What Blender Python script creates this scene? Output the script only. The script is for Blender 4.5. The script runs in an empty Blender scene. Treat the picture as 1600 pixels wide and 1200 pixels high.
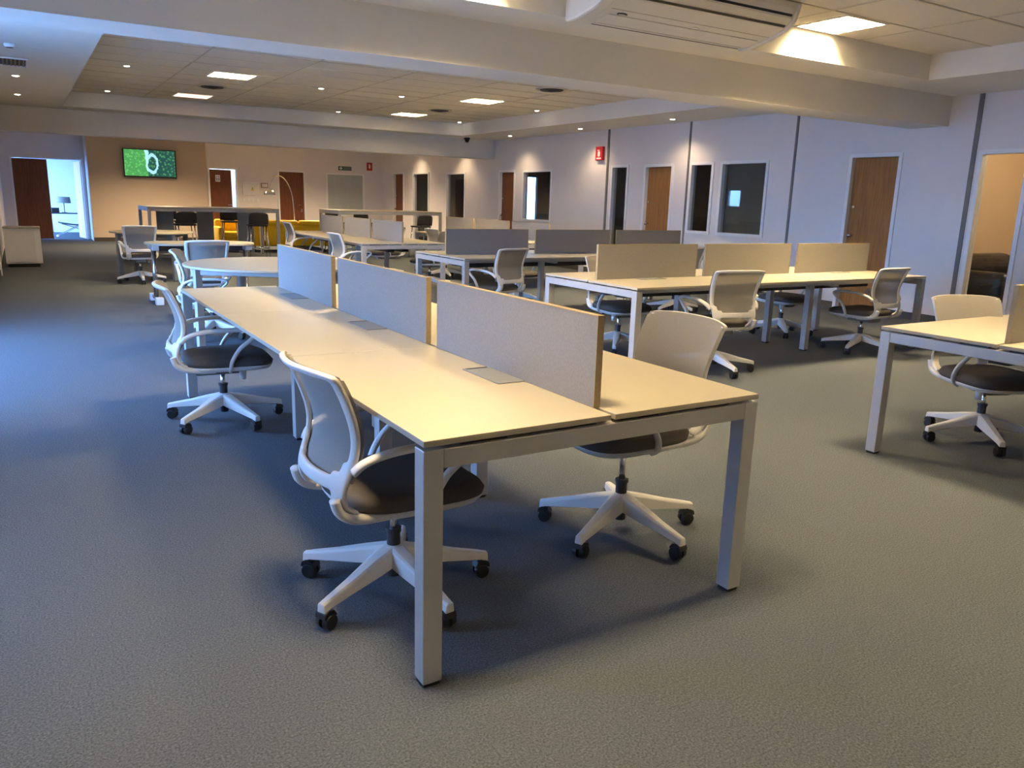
import bpy, bmesh, math, random
from mathutils import Vector, Matrix
random.seed(7)
D = bpy.data; S = bpy.context.scene; COL = S.collection
PI = math.pi; R = math.radians

# ------------------------------------------------------------------ camera
F_PX, YAW, PITCH, ROLL, EYE = 1238.36, .5509, .2272, -.0288, 1.37
fw = Vector((math.sin(YAW)*math.cos(PITCH), math.cos(YAW)*math.cos(PITCH), -math.sin(PITCH)))
r0 = Vector((math.cos(YAW), -math.sin(YAW), 0)); d0 = fw.cross(r0)
rt = math.cos(ROLL)*r0 + math.sin(ROLL)*d0; dn = -math.sin(ROLL)*r0 + math.cos(ROLL)*d0
cam = D.cameras.new('camera'); cam.sensor_width = 36; cam.lens = F_PX/1600*36; cam.clip_start = .05; cam.clip_end = 200
co = D.objects.new('camera', cam); COL.objects.link(co)
M3 = Matrix((rt, -dn, -fw)).transposed()
co.matrix_world = Matrix.Translation((0, 0, EYE)) @ M3.to_4x4()
S.camera = co

# ------------------------------------------------------------------ world, exposure
W = D.worlds.new('world'); S.world = W; W.use_nodes = True
bg = W.node_tree.nodes['Background']; bg.inputs[1].default_value = 19
_n, _l = W.node_tree.nodes, W.node_tree.links            # clear blue sky above, dim ground below the horizon
_t = _n.new('ShaderNodeTexCoord'); _s = _n.new('ShaderNodeSeparateXYZ'); _r = _n.new('ShaderNodeValToRGB')
_l.new(_t.outputs['Generated'], _s.inputs[0])
_m = _n.new('ShaderNodeMath'); _m.operation = 'MULTIPLY_ADD'; _m.inputs[1].default_value = .5; _m.inputs[2].default_value = .5; _l.new(_s.outputs['Z'], _m.inputs[0]); _l.new(_m.outputs[0], _r.inputs[0])
_e = _r.color_ramp.elements; _e[0].position = .47; _e[0].color = (.05, .10, .25, 1); _e[1].position = .51; _e[1].color = (.22, .46, 1, 1)
_l.new(_r.outputs[0], bg.inputs[0])
S.view_settings.view_transform = 'Standard'; S.view_settings.look = 'None'
S.view_settings.gamma = 1; S.view_settings.use_curve_mapping = False
S.view_settings.exposure = 0.78
PANEL_W = 215; PANEL_C = (1, .75, .4)
SPOT_W = 60; SPOT_C = (1, .74, .45)

# ------------------------------------------------------------------ materials
MATS = {}
def mat(name, col, rough=.5, metal=0, noise=0, nscale=50, bump=0, bscale=200, spec=.5, emit=None, estr=0, alpha=1, trans=0, ior=1.45, stretch=None, col2=None):
    m = D.materials.new(name); m.use_nodes = True; nt = m.node_tree; N = nt.nodes; L = nt.links
    b = N['Principled BSDF']; b.inputs['Base Color'].default_value = (*col, 1)
    b.inputs['Roughness'].default_value = rough; b.inputs['Metallic'].default_value = metal
    b.inputs['Specular IOR Level'].default_value = spec; b.inputs['IOR'].default_value = ior
    b.inputs['Transmission Weight'].default_value = trans; b.inputs['Alpha'].default_value = alpha
    if emit: b.inputs['Emission Color'].default_value = (*emit, 1); b.inputs['Emission Strength'].default_value = estr
    if noise or bump:
        tc = N.new('ShaderNodeTexCoord'); mp = N.new('ShaderNodeMapping'); L.new(tc.outputs['Object'], mp.inputs[0])
        if stretch: mp.inputs['Scale'].default_value = stretch
    if noise:
        n = N.new('ShaderNodeTexNoise'); n.inputs['Scale'].default_value = nscale; n.inputs['Detail'].default_value = 5; n.inputs['Roughness'].default_value = .65
        L.new(mp.outputs[0], n.inputs['Vector'])
        r = N.new('ShaderNodeValToRGB'); e = r.color_ramp.elements
        c2 = col2 or tuple(min(1, c*(1+noise)) for c in col); c1 = tuple(c*(1-noise) for c in col) if not col2 else col
        e[0].position = .3; e[0].color = (*c1, 1); e[1].position = .7; e[1].color = (*c2, 1)
        L.new(n.outputs[0], r.inputs[0]); L.new(r.outputs[0], b.inputs['Base Color'])
    if bump:
        n2 = N.new('ShaderNodeTexNoise'); n2.inputs['Scale'].default_value = bscale; n2.inputs['Detail'].default_value = 3
        L.new(mp.outputs[0], n2.inputs['Vector'])
        bp = N.new('ShaderNodeBump'); bp.inputs['Strength'].default_value = bump; bp.inputs['Distance'].default_value = .004
        L.new(n2.outputs[0], bp.inputs['Height']); L.new(bp.outputs[0], b.inputs['Normal'])
    MATS[name] = m
    return m
mat('carpet', (.088, .1, .117), .95, noise=.55, nscale=150, bump=.8, bscale=190, spec=.1)
mat('wall', (.80, .755, .735), .75, noise=.03, nscale=1.3)
mat('wall_beige', (.56, .45, .34), .75, noise=.03, nscale=1.3)
mat('wall_room', (.66, .5, .34), .7, noise=.03, nscale=1.2)
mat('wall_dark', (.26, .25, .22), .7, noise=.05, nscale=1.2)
mat('wall_white', (.7, .72, .78), .7, noise=.03, nscale=1.2)
mat('plaster', (.8, .77, .7), .8, noise=.03, nscale=1.0)
mat('tile', (.74, .69, .6), .9, noise=.16, nscale=160, bump=.35, bscale=220)
mat('grid', (.58, .52, .42), .7, noise=.05, nscale=20)
mat('white_trim', (.88, .87, .86), .45, noise=.02, nscale=6)
mat('dark_joint', (.16, .155, .15), .6, noise=.05, nscale=8)
mat('skirting', (.05, .045, .04), .6, noise=.1, nscale=8)
mat('laminate', (.47, .42, .325), .33, noise=.015, nscale=5, bump=.05, bscale=400)
mat('silver', (.52, .51, .5), .38, metal=.35, noise=.03, nscale=12)
mat('flap', (.27, .275, .28), .45, metal=.2, noise=.03, nscale=12)
mat('dark_metal', (.05, .05, .055), .5, metal=.3, noise=.1, nscale=12)
mat('black', (.012, .012, .013), .45, noise=.2, nscale=30)
mat('fabric_panel', (.29, .275, .262), .95, noise=.13, nscale=260, bump=.25, bscale=420, stretch=(1, 1, .45), spec=.1)
mat('edge_trim', (.34, .26, .15), .7, noise=.12, nscale=120)
mat('plastic', (.72, .70, .675), .42, noise=.02, nscale=10)
mat('seat_fabric', (.095, .083, .075), .85, noise=.2, nscale=300, bump=.3, bscale=500, spec=.2)
mat('chrome', (.72, .72, .74), .16, metal=1, noise=.02, nscale=10)
mat('brown_door', (.17, .052, .02), .38, noise=.3, nscale=4, stretch=(9, 9, .7))
mat('oak_door', (.30, .135, .034), .4, noise=.28, nscale=3.5, stretch=(9, 9, .6))
mat('yellow', (.85, .53, .012), .55, noise=.08, nscale=14, bump=.1, bscale=60)
mat('leather', (.007, .0065, .006), .3, noise=.3, nscale=40, bump=.25, bscale=90)
mat('stool_shell', (.03, .028, .027), .55, noise=.15, nscale=40)
mat('red', (.5, .022, .03), .45, noise=.05, nscale=20)
mat('white_print', (.8, .78, .76), .5, noise=.02, nscale=20)
mat('yellow_print', (.75, .6, .06), .5, noise=.03, nscale=20)
mat('green_print', (.05, .16, .1), .5, noise=.05, nscale=20)
mat('blue_print', (.2, .28, .5), .5, noise=.05, nscale=20)
mat('grey_panel', (.2, .2, .19), .8, noise=.06, nscale=30)
mat('courtyard', (.62, .62, .62), .9, noise=.08, nscale=3)
mat('blind', (.15, .15, .13), .9, noise=.06, nscale=6)
mat('support', (.34, .34, .32), .7, noise=.05, nscale=20)
mat('ac_body', (.74, .70, .62), .4, noise=.02, nscale=5)
mat('diffuser', (.8, .8, .75), .5, noise=.02, nscale=10, emit=(1, .93, .72), estr=4)
mat('diffuser_pink', (.8, .6, .55), .5, noise=.02, nscale=10, emit=(1, .62, .5), estr=1.3)
mat('spot_glow', (.8, .8, .7), .5, noise=.02, nscale=10, emit=(1, .88, .68), estr=14)
mat('frosted', (.5, .54, .52), .45, noise=.06, nscale=3, stretch=(4, 4, .3))
mat('louvre', (.85, .84, .8), .2, metal=.6, noise=.02, nscale=10)
mat('pink_leaf', (.62, .42, .36), .5, noise=.12, nscale=3, stretch=(6, 6, .5))

def glass_mat():
    m = D.materials.new('glass_pane'); m.use_nodes = True; nt = m.node_tree; N = nt.nodes; L = nt.links
    N.remove(N['Principled BSDF']); out = N['Material Output']
    t = N.new('ShaderNodeBsdfTransparent'); t.inputs[0].default_value = (.85, .87, .86, 1)
    g = N.new('ShaderNodeBsdfGlossy'); g.inputs['Roughness'].default_value = .02
    f = N.new('ShaderNodeLayerWeight'); f.inputs[0].default_value = .5
    pw = N.new('ShaderNodeMath'); pw.operation = 'POWER'; pw.inputs[1].default_value = 4; L.new(f.outputs['Facing'], pw.inputs[0])
    nz = N.new('ShaderNodeTexNoise'); nz.inputs['Scale'].default_value = 2
    b0 = N.new('ShaderNodeMath'); b0.operation = 'MULTIPLY_ADD'; b0.inputs[1].default_value = .02; b0.inputs[2].default_value = .03; L.new(nz.outputs[0], b0.inputs[0])
    a = N.new('ShaderNodeMath'); a.operation = 'MULTIPLY_ADD'; a.inputs[1].default_value = .6; L.new(pw.outputs[0], a.inputs[0]); L.new(b0.outputs[0], a.inputs[2])
    x = N.new('ShaderNodeMixShader'); L.new(a.outputs[0], x.inputs[0]); L.new(t.outputs[0], x.inputs[1]); L.new(g.outputs[0], x.inputs[2]); L.new(x.outputs[0], out.inputs[0])
    MATS['glass'] = m
glass_mat()
def mesh_mat():
    m = D.materials.new('back_mesh_weave'); m.use_nodes = True; nt = m.node_tree; N = nt.nodes; L = nt.links
    b = N['Principled BSDF']; b.inputs['Roughness'].default_value = .8; b.inputs['Specular IOR Level'].default_value = .2
    tc = N.new('ShaderNodeTexCoord'); n = N.new('ShaderNodeTexNoise'); n.inputs['Scale'].default_value = 260; L.new(tc.outputs['Object'], n.inputs['Vector'])
    r = N.new('ShaderNodeValToRGB'); r.color_ramp.elements[0].color = (.25, .232, .215, 1); r.color_ramp.elements[1].color = (.36, .335, .31, 1)
    L.new(n.outputs[0], r.inputs[0]); L.new(r.outputs[0], b.inputs['Base Color']); b.inputs['Alpha'].default_value = .86
    MATS['mesh'] = m
mesh_mat()
def screen_mat():
    # the flat picture on the television: forest from the air with a pale river loop
    m = D.materials.new('tv_picture'); m.use_nodes = True; nt = m.node_tree; N = nt.nodes; L = nt.links
    b = N['Principled BSDF']; b.inputs['Base Color'].default_value = (.01, .01, .01, 1); b.inputs['Roughness'].default_value = .25
    tc = N.new('ShaderNodeTexCoord'); sp = N.new('ShaderNodeSeparateXYZ'); L.new(tc.outputs['Object'], sp.inputs[0])
    v = N.new('ShaderNodeTexVoronoi'); v.inputs['Scale'].default_value = 15; L.new(tc.outputs['Object'], v.inputs['Vector'])
    r = N.new('ShaderNodeValToRGB'); e = r.color_ramp.elements; e[0].position = .1; e[0].color = (.07, .25, .09, 1); e[1].position = .5; e[1].color = (.006, .05, .045, 1)
    L.new(v.outputs['Distance'], r.inputs[0])
    def math_(op, a, bb=None, c=None):
        q = N.new('ShaderNodeMath'); q.operation = op
        for i, s in enumerate((a, bb, c)):
            if s is None: continue
            if isinstance(s, (int, float)): q.inputs[i].default_value = s
            else: L.new(s, q.inputs[i])
        return q.outputs[0]
    nz = N.new('ShaderNodeTexNoise'); nz.inputs['Scale'].default_value = 5; L.new(tc.outputs['Object'], nz.inputs['Vector'])
    wob = math_('MULTIPLY', math_('SUBTRACT', nz.outputs[0], .5), .16)
    # river: a long strand down the middle that turns back up in a loop on its right
    xx = math_('ADD', sp.outputs['X'], wob); zz = sp.outputs['Z']
    ex = math_('DIVIDE', math_('SUBTRACT', xx, .06), .13); ez = math_('DIVIDE', math_('ADD', zz, .0), .23)
    rad = math_('SQRT', math_('ADD', math_('MULTIPLY', ex, ex), math_('MULTIPLY', ez, ez)))
    ring = math_('LESS_THAN', math_('ABSOLUTE', math_('SUBTRACT', rad, 1)), .2)
    strand = math_('MULTIPLY', math_('LESS_THAN', math_('ABSOLUTE', math_('ADD', xx, .075)), .035), math_('GREATER_THAN', zz, 0))
    band = math_('MAXIMUM', ring, strand)
    mx = N.new('ShaderNodeMixRGB'); L.new(band, mx.inputs[0]); L.new(r.outputs[0], mx.inputs[1]); mx.inputs[2].default_value = (.27, .52, .62, 1)
    left = math_('LESS_THAN', sp.outputs['X'], -.05)
    mg = N.new('ShaderNodeMixRGB'); mg.blend_type = 'ADD'; L.new(math_('MULTIPLY', left, .8), mg.inputs[0]); L.new(mx.outputs[0], mg.inputs[1]); mg.inputs[2].default_value = (.05, .22, .02, 1)
    L.new(mg.outputs[0], b.inputs['Emission Color']); b.inputs['Emission Strength'].default_value = 1.0
    MATS['screen'] = m
screen_mat()

# ------------------------------------------------------------------ helpers
def obj(name, bm, m, parent=None, loc=None, smooth=False, bevel=0):
    me = D.meshes.new(name); bmesh.ops.recalc_face_normals(bm, faces=bm.faces[:]); bm.to_mesh(me); bm.free()
    me.materials.append(MATS[m])
    if smooth:
        for p in me.polygons: p.use_smooth = True
    o = D.objects.new(name, me); COL.objects.link(o)
    if parent: o.parent = parent
    if loc: o.location = loc
    if bevel:
        md = o.modifiers.new('bevel', 'BEVEL'); md.width = bevel; md.segments = 2; md.limit_method = 'ANGLE'; md.angle_limit = R(40)
    return o
def box(bm, x0, x1, y0, y1, z0, z1):
    v = [bm.verts.new((x, y, z)) for z in (z0, z1) for y in (y0, y1) for x in (x0, x1)]
    for f in ((0, 2, 3, 1), (4, 5, 7, 6), (0, 1, 5, 4), (2, 6, 7, 3), (0, 4, 6, 2), (1, 3, 7, 5)): bm.faces.new([v[i] for i in f])
    return v
def B(*boxes):
    bm = bmesh.new()
    for b in boxes: box(bm, *b)
    return bm
def cyl(bm, p0, p1, ra, rb=None, n=16, cap=True):
    p0, p1 = Vector(p0), Vector(p1); rb = ra if rb is None else rb
    d = (p1-p0).normalized(); a = d.orthogonal().normalized(); b = d.cross(a)
    A = [bm.verts.new(p0+ra*(a*math.cos(2*PI*i/n)+b*math.sin(2*PI*i/n))) for i in range(n)]
    C = [bm.verts.new(p1+rb*(a*math.cos(2*PI*i/n)+b*math.sin(2*PI*i/n))) for i in range(n)]
    for i in range(n): bm.faces.new((A[i], A[(i+1) % n], C[(i+1) % n], C[i]))
    if cap: bm.faces.new(A[::-1]); bm.faces.new(C)
def lathe(bm, prof, n=24, c=(0, 0)):
    rings = []
    for r, z in prof: rings.append([bm.verts.new((c[0]+r*math.cos(2*PI*i/n), c[1]+r*math.sin(2*PI*i/n), z)) for i in range(n)])
    for a, b in zip(rings, rings[1:]):
        for i in range(n): bm.faces.new((a[i], a[(i+1) % n], b[(i+1) % n], b[i]))
    bm.faces.new(rings[0][::-1]); bm.faces.new(rings[-1])
def smooth_path(pts, k=5):
    pts = [Vector(p) for p in pts]; out = []
    for i in range(len(pts)-1):
        p0 = pts[max(i-1, 0)]; p1 = pts[i]; p2 = pts[i+1]; p3 = pts[min(i+2, len(pts)-1)]
        for j in range(k):
            t = j/k
            out.append(.5*((2*p1)+(p2-p0)*t+(2*p0-5*p1+4*p2-p3)*t*t+(3*p1-p0-3*p2+p3)*t**3))
    return out+[pts[-1]]
def sweep(bm, pts, w, h, side=Vector((0, 1, 0)), n=10, taper=None):
    """elliptical section: half-width w along side, half-height h across"""
    rings = []
    for i, p in enumerate(pts):
        t = (pts[min(i+1, len(pts)-1)]-pts[max(i-1, 0)]).normalized()
        u = (side-t*side.dot(t)).normalized(); v = t.cross(u); k = taper(i/(len(pts)-1)) if taper else 1
        rings.append([bm.verts.new(p+u*w*k*math.cos(2*PI*j/n)+v*h*k*math.sin(2*PI*j/n)) for j in range(n)])
    for a, b in zip(rings, rings[1:]):
        for j in range(n): bm.faces.new((a[j], a[(j+1) % n], b[(j+1) % n], b[j]))
    bm.faces.new(rings[0][::-1]); bm.faces.new(rings[-1])
def prism(bm, prof, axis, a, b):
    """extrude a closed 2D outline along an axis"""
    def P(u, v, w): return (w, u, v) if axis == 'x' else (u, w, v) if axis == 'y' else (u, v, w)
    A = [bm.verts.new(P(u, v, a)) for u, v in prof]; C = [bm.verts.new(P(u, v, b)) for u, v in prof]; n = len(prof)
    for i in range(n): bm.faces.new((A[i], A[(i+1) % n], C[(i+1) % n], C[i]))
    bm.faces.new(A[::-1]); bm.faces.new(C)
def rrect(x0, x1, y0, y1, r, n=5):
    out = []
    for cx, cy, a in ((x1-r, y1-r, 0), (x0+r, y1-r, 90), (x0+r, y0+r, 180), (x1-r, y0+r, 270)):
        for i in range(n+1): out.append((cx+r*math.cos(R(a+90*i/n)), cy+r*math.sin(R(a+90*i/n))))
    return out
def tag(o, label, cat, group=None):
    o['label'] = label; o['category'] = cat
    if group: o['group'] = group
    return o
def struct(o, label=None):
    o['kind'] = 'structure'
    if label: o['label'] = label
    return o
def thing(name, label, cat, loc=(0, 0, 0), rotz=0, group=None):
    o = D.objects.new(name, None); COL.objects.link(o); o.location = loc; o.rotation_euler = (0, 0, rotz); o.empty_display_size = .1
    return tag(o, label, cat, group)
def dup(root, loc, rotz, label, group=None, lift=0):
    r = root.copy(); COL.objects.link(r); r.location = loc; r.rotation_euler = (0, 0, rotz); r['label'] = label
    if group: r['group'] = group
    for ch in list(root.children):
        c = ch.copy(); COL.objects.link(c); c.parent = r
        if lift and ch.get('upper'): c.location.z += lift
        for g in ch.children:
            d = g.copy(); COL.objects.link(d); d.parent = c
    return r

# ================================================================== THE ROOM
XR = 9.86; XL = -.36; XLN = -1.3; YN = -3.2; YF = 24.2; ZS = 2.76; ZT = 3.02
YB0, YB1, ZB = 5.97, 6.47, 2.41
struct(obj('floor', B((-3.2, 14.2, YN-.2, 30.2, -.12, 0)), 'carpet'), 'grey-blue loop pile office carpet')

def wall_holes(name, axis, pos, thick, u0, u1, z0, z1, holes, m, label=None):
    """a wall in the plane x=pos or y=pos (pos..pos+thick) with rectangular openings (ua,ub,za,zb)"""
    us = sorted({u0, u1, *[h[0] for h in holes], *[h[1] for h in holes]}); zs = sorted({z0, z1, *[h[2] for h in holes], *[h[3] for h in holes]})
    bm = bmesh.new()
    for a, b in zip(us, us[1:]):
        run = None
        for c, d in zip(zs, zs[1:]):
            if any(h[0] <= a and b <= h[1] and h[2] <= c and d <= h[3] for h in holes):
                continue
            if axis == 'x': box(bm, pos, pos+thick, a, b, c, d)
            else: box(bm, a, b, pos, pos+thick, c, d)
    bmesh.ops.remove_doubles(bm, verts=bm.verts[:], dist=1e-5)
    return struct(obj(name, bm, m), label)

RW = dict(glass=(4.94, 5.53, .0, 2.11), dr1=(6.52, 7.30, 0, 2.12), big=(8.72, 9.71, .91, 2.09), nar=(9.87, 10.42, .91, 2.09),
          dr2=(10.84, 11.61, 0, 2.08), w3=(12.07, 12.59, .1, 2.09), w4=(14.64, 15.82, .93, 2.05), dr5=(16.16, 16.89, 0, 2.06),
          g6=(18.62, 19.72, .1, 2.05), w7=(20.80, 21.89, .1, 2.08), dr8=(22.53, 23.31, 0, 2.10))
wall_right = wall_holes('wall_right', 'x', XR, .12, YN, YF+.06, 0, 3.3, list(RW.values()), 'wall', 'long pale lilac partition wall with doors and windows')
# left wall: pier along the corridor, window wall set back beside the desks
wall_holes('wall_left', 'x', XL-.12, .12, 12.0, 25.2, 0, 3.3, [(18.9, 19.5, 1.35, 1.95)], 'wall', 'pale wall along the left end of the office')
wall_holes('wall_left_window', 'x', XLN-.12, .12, YN, 12.12, 0, 3.3, [(5.8, 8.8, .0, 2.6), (2.7, 3.5, .6, 1.6)], 'wall', 'pale window wall on the left')
wall_holes('wall_left_return', 'y', 12.0, .12, XLN, XL-.12, 0, 3.3, [], 'wall')
wall_holes('wall_near', 'y', YN-.12, .12, XLN, XR, 0, 3.3, [], 'wall')
# far wall: beige television wall, lilac wall with two doors and a glazed panel
wall_holes('wall_far_beige', 'y', YF, .12, 1.62, 4.58, 0, 3.3, [], 'wall_beige', 'beige wall behind the television')
wall_holes('wall_far', 'y', YF+.06, .12, 4.58, XR+.12, 0, 3.3, [(4.62, 5.43, 0, 2.06), (6.58, 7.40, 0, 2.06), (8.05, 9.27, .75, 2.04)], 'wall', 'pale lilac wall at the far end')
wall_holes('wall_far_doorway', 'y', 25.2, .12, XL-.12, 1.74, 0, 3.3, [(-.12, 1.56, 0, 2.15)], 'wall', 'pale wall above the wide doorway')
wall_holes('wall_far_return', 'x', 1.62, .12, YF+.12, 25.2, 0, 3.3, [], 'wall_white')

# ceiling: soffits, beams, recessed trays with lay-in tiles
def ceil(name, label, *bx): return struct(obj(name, B(*bx), 'plaster'), label)
TX0, TX1, TY0, TY1 = .80, 8.66, 6.75, 16.54      # far tray
NX0, NX1, NY0, NY1 = .20, 8.50, -2.4, 5.45       # near tray
ceil('ceiling', 'cream plaster ceiling soffits around the recessed tile trays',
     (XLN, TX0, YB1, 17.15, ZS, 3.2), (TX1, XR, YB1, 17.15, ZS, 3.2), (TX0, TX1, TY1, 17.15, ZS, 3.2), (TX0, TX1, YB1, TY0, ZS, 3.2),
     (XLN, NX0, YN, YB0, ZS, 3.2), (NX1, XR, YN, YB0, ZS, 3.2), (NX0, NX1, NY1, YB0, ZS, 3.2), (NX0, NX1, YN, NY0, ZS, 3.2),
     (XL, XR, 17.5, 25.2, ZS, 3.2))
ceil('ceiling_beam', 'broad cream plaster beam crossing the room nearest the viewer', (XLN, XR, YB0, YB1, ZB, 3.2))
ceil('ceiling_beam', 'cream plaster beam crossing the far end of the room', (XL-.05, XR, 17.15, 17.5, 2.33, 3.2))
struct(obj('ceiling_slab', B((XLN-.2, 14.2, YN-.2, 30.2, 3.2, 3.3)), 'plaster'), 'concrete slab above the ceilings')

def tiles(parent, xs, ys, skip):
    me_cache = {}
    for i, (a, b) in enumerate(zip(xs, xs[1:])):
        for j, (c, d) in enumerate(zip(ys, ys[1:])):
            cx, cy = (a+b)/2, (c+d)/2
            key = (round(b-a, 3), round(d-c, 3))
            hit = [s for s in skip if a < s[0] < b and c < s[1] < d]
            w, h = (b-a)/2-.006, (d-c)/2-.006
            if hit:     # cut-down tiles beside a light fitting
                s = hit[0]; pieces = []
                if s[0]-s[2] - a > .05: pieces.append((a+.006, s[0]-s[2]-.006))
                if b - (s[0]+s[2]) > .05: pieces.append((s[0]+s[2]+.006, b-.006))
                for p, q in pieces: obj('ceiling_tile', B((p-cx, q-cx, -h, h, 0, .015)), 'tile', parent, (cx, cy, ZT+random.uniform(-.002, .002)))
                continue
            if key not in me_cache:
                o = obj('ceiling_tile', B((-w, w, -h, h, 0, .015)), 'tile', parent, (cx, cy, ZT)); me_cache[key] = o.data
            else:
                o = D.objects.new('ceiling_tile', me_cache[key]); COL.objects.link(o); o.parent = parent; o.location = (cx, cy, ZT+random.uniform(-.003, .003))
def tee_bars(parent, xs, ys):
    for x in xs[1:-1]: obj('tee_bar', B((x-.011, x+.011, ys[0], ys[-1], ZT-.004, ZT+.02)), 'grid', parent)
    for y in ys[1:-1]: obj('tee_bar', B((xs[0], xs[-1], y-.011, y+.011, ZT-.0045, ZT+.02)), 'grid', parent)
def frange(a, b, s):
    out = [a]
    while out[-1]+s < b-.05: out.append(out[-1]+s)
    return out+[b]
far_x = [.80+1.31*i for i in range(7)]; far_x[-1] = TX1
far_y = frange(TY0, TY1, .612)
near_x = frange(NX0+.98, NX1, 1.22); near_x = [NX0]+near_x
near_y = sorted([NY1-.62*i for i in range(13)]+[NY0])
near_y = [y for y in near_y if y >= NY0]
PAN = .29
def snap(v, edges):
    for a, b in zip(edges, edges[1:]):
        if a <= v <= b: return (a+b)/2
FARP = [(2.80, 12.55), (2.80, 15.75), (6.95, 12.85), (6.95, 15.7), (2.80, 9.2), (6.95, 9.4)]
FARP = [(x, snap(y, far_y)) for x, y in FARP]
NEARP = [(2.72, 5.12), (6.58, 5.14), (.84, 1.9), (4.3, 1.9), (2.72, -1.3), (6.58, -1.3)]
NEARP = [(x, snap(y, near_y)) for x, y in NEARP]
cf = struct(obj('ceiling_far_tray', B((TX0, TX1, TY0, TY1, ZT+.10, ZT+.12)), 'grid'), 'recessed tray of rectangular acoustic ceiling tiles beyond the beam')
tiles(cf, far_x, far_y, [(x, y, .31) for x, y in FARP]); tee_bars(cf, far_x, far_y)
cn = struct(obj('ceiling_near_tray', B((NX0, NX1, NY0, NY1, ZT+.10, ZT+.12)), 'grid'), 'recessed tray of acoustic ceiling tiles in front of the beam')
tiles(cn, near_x, near_y, [(x, y, PAN) for x, y in NEARP]); tee_bars(cn, near_x, near_y)

# ---- panel lights
def panel_light(x, y, hx, label, kind='white', watts=PANEL_W, hy=.285):
    t = thing('ceiling_light', label, 'ceiling light', (x, y, ZT), 0, 'louvred light panels in the ceiling')
    obj('frame', B((-hx, hx, -hy, -hy+.02, -.006, .07), (-hx, hx, hy-.02, hy, -.006, .07), (-hx, -hx+.02, -hy+.02, hy-.02, -.006, .07), (hx-.02, hx, -hy+.02, hy-.02, -.006, .07)), 'white_trim', t)
    obj('diffuser', B((-hx+.02, hx-.02, -hy+.02, hy-.02, .066, .07)), 'diffuser_pink' if kind == 'pink' else 'diffuser', t)
    n = 10
    for i in range(1, n):
        xx = -hx+.02+(2*hx-.04)*i/n; obj('louvre_blade', B((xx-.003, xx+.003, -hy+.02, hy-.02, .0, .036)), 'louvre', t)
    for yy in (-hy*.6, -hy*.2, hy*.2, hy*.6): obj('louvre_rail', B((-hx+.02, hx-.02, yy-.012, yy+.012, -.003, .04)), 'louvre', t)
    if watts:
        l = D.lights.new('light_tube', 'AREA'); l.shape = 'RECTANGLE'; l.size = 2*hx-.06; l.size_y = 2*hy-.06; l.energy = watts; l.color = PANEL_C if kind != 'pink' else (1, .6, .45)
        lo = D.objects.new('light_tube', l); COL.objects.link(lo); lo.parent = t; lo.location = (0, 0, .058)
lab = ['louvred ceiling light panel in the far tray nearest the left soffit, greenish white', 'dim pinkish ceiling light panel at the back left of the far tray', 'bright louvred ceiling light panel right of centre in the far tray', 'small bright ceiling light panel at the back of the far tray',
       'ceiling light panel of the far tray hidden behind the near beam, left', 'ceiling light panel of the far tray hidden behind the near beam, right']
for i, (x, y) in enumerate(FARP): panel_light(x, y, .305, lab[i], 'pink' if i == 1 else 'white', (.8, .04, .8, .45, .8, .8)[i]*PANEL_W)
lab = ['ceiling light panel above the near desk in front of the beam', 'bright louvred ceiling light panel beside the air conditioner', 'ceiling light panel above the left side of the long desk', 'ceiling light panel above the aisle right of the long desk', 'ceiling light panel behind the viewer, left', 'ceiling light panel behind the viewer, right']
for i, (x, y) in enumerate(NEARP): panel_light(x, y, PAN-.005, lab[i], watts=PANEL_W*(1.25, 1.2, .5, .62, .4, .5)[i])

# ---- downlights
def downlight(x, y, z, label, watts=SPOT_W, angle=75):
    t = thing('downlight', label, 'downlight', (x, y, z), 0, 'small round recessed downlights')
    bm = bmesh.new(); n = 20
    for ra, rb, za, zb in ((.055, .04, -.004, -.002),):
        A = [bm.verts.new((ra*math.cos(2*PI*i/n), ra*math.sin(2*PI*i/n), 0)) for i in range(n)]
        C = [bm.verts.new((ra*.95*math.cos(2*PI*i/n), ra*.95*math.sin(2*PI*i/n), za)) for i in range(n)]
        E_ = [bm.verts.new((rb*math.cos(2*PI*i/n), rb*math.sin(2*PI*i/n), zb)) for i in range(n)]
        for P, Q in ((A, C), (C, E_)):
            for i in range(n): bm.faces.new((P[i], P[(i+1) % n], Q[(i+1) % n], Q[i]))
    obj('rim', bm, 'white_trim', t, smooth=True)
    bm = bmesh.new(); lathe(bm, [(.04, -.0015), (.03, -.006), (.018, -.009)], 16); obj('lamp', bm, 'spot_glow', t, smooth=True)
    if watts:
        l = D.lights.new('spot_beam', 'SPOT'); l.energy = watts; l.color = SPOT_C; l.spot_size = R(angle); l.spot_blend = .8; l.shadow_soft_size = .04
        lo = D.objects.new('spot_beam', l); COL.objects.link(lo); lo.parent = t; lo.location = (0, 0, -.03)
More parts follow.
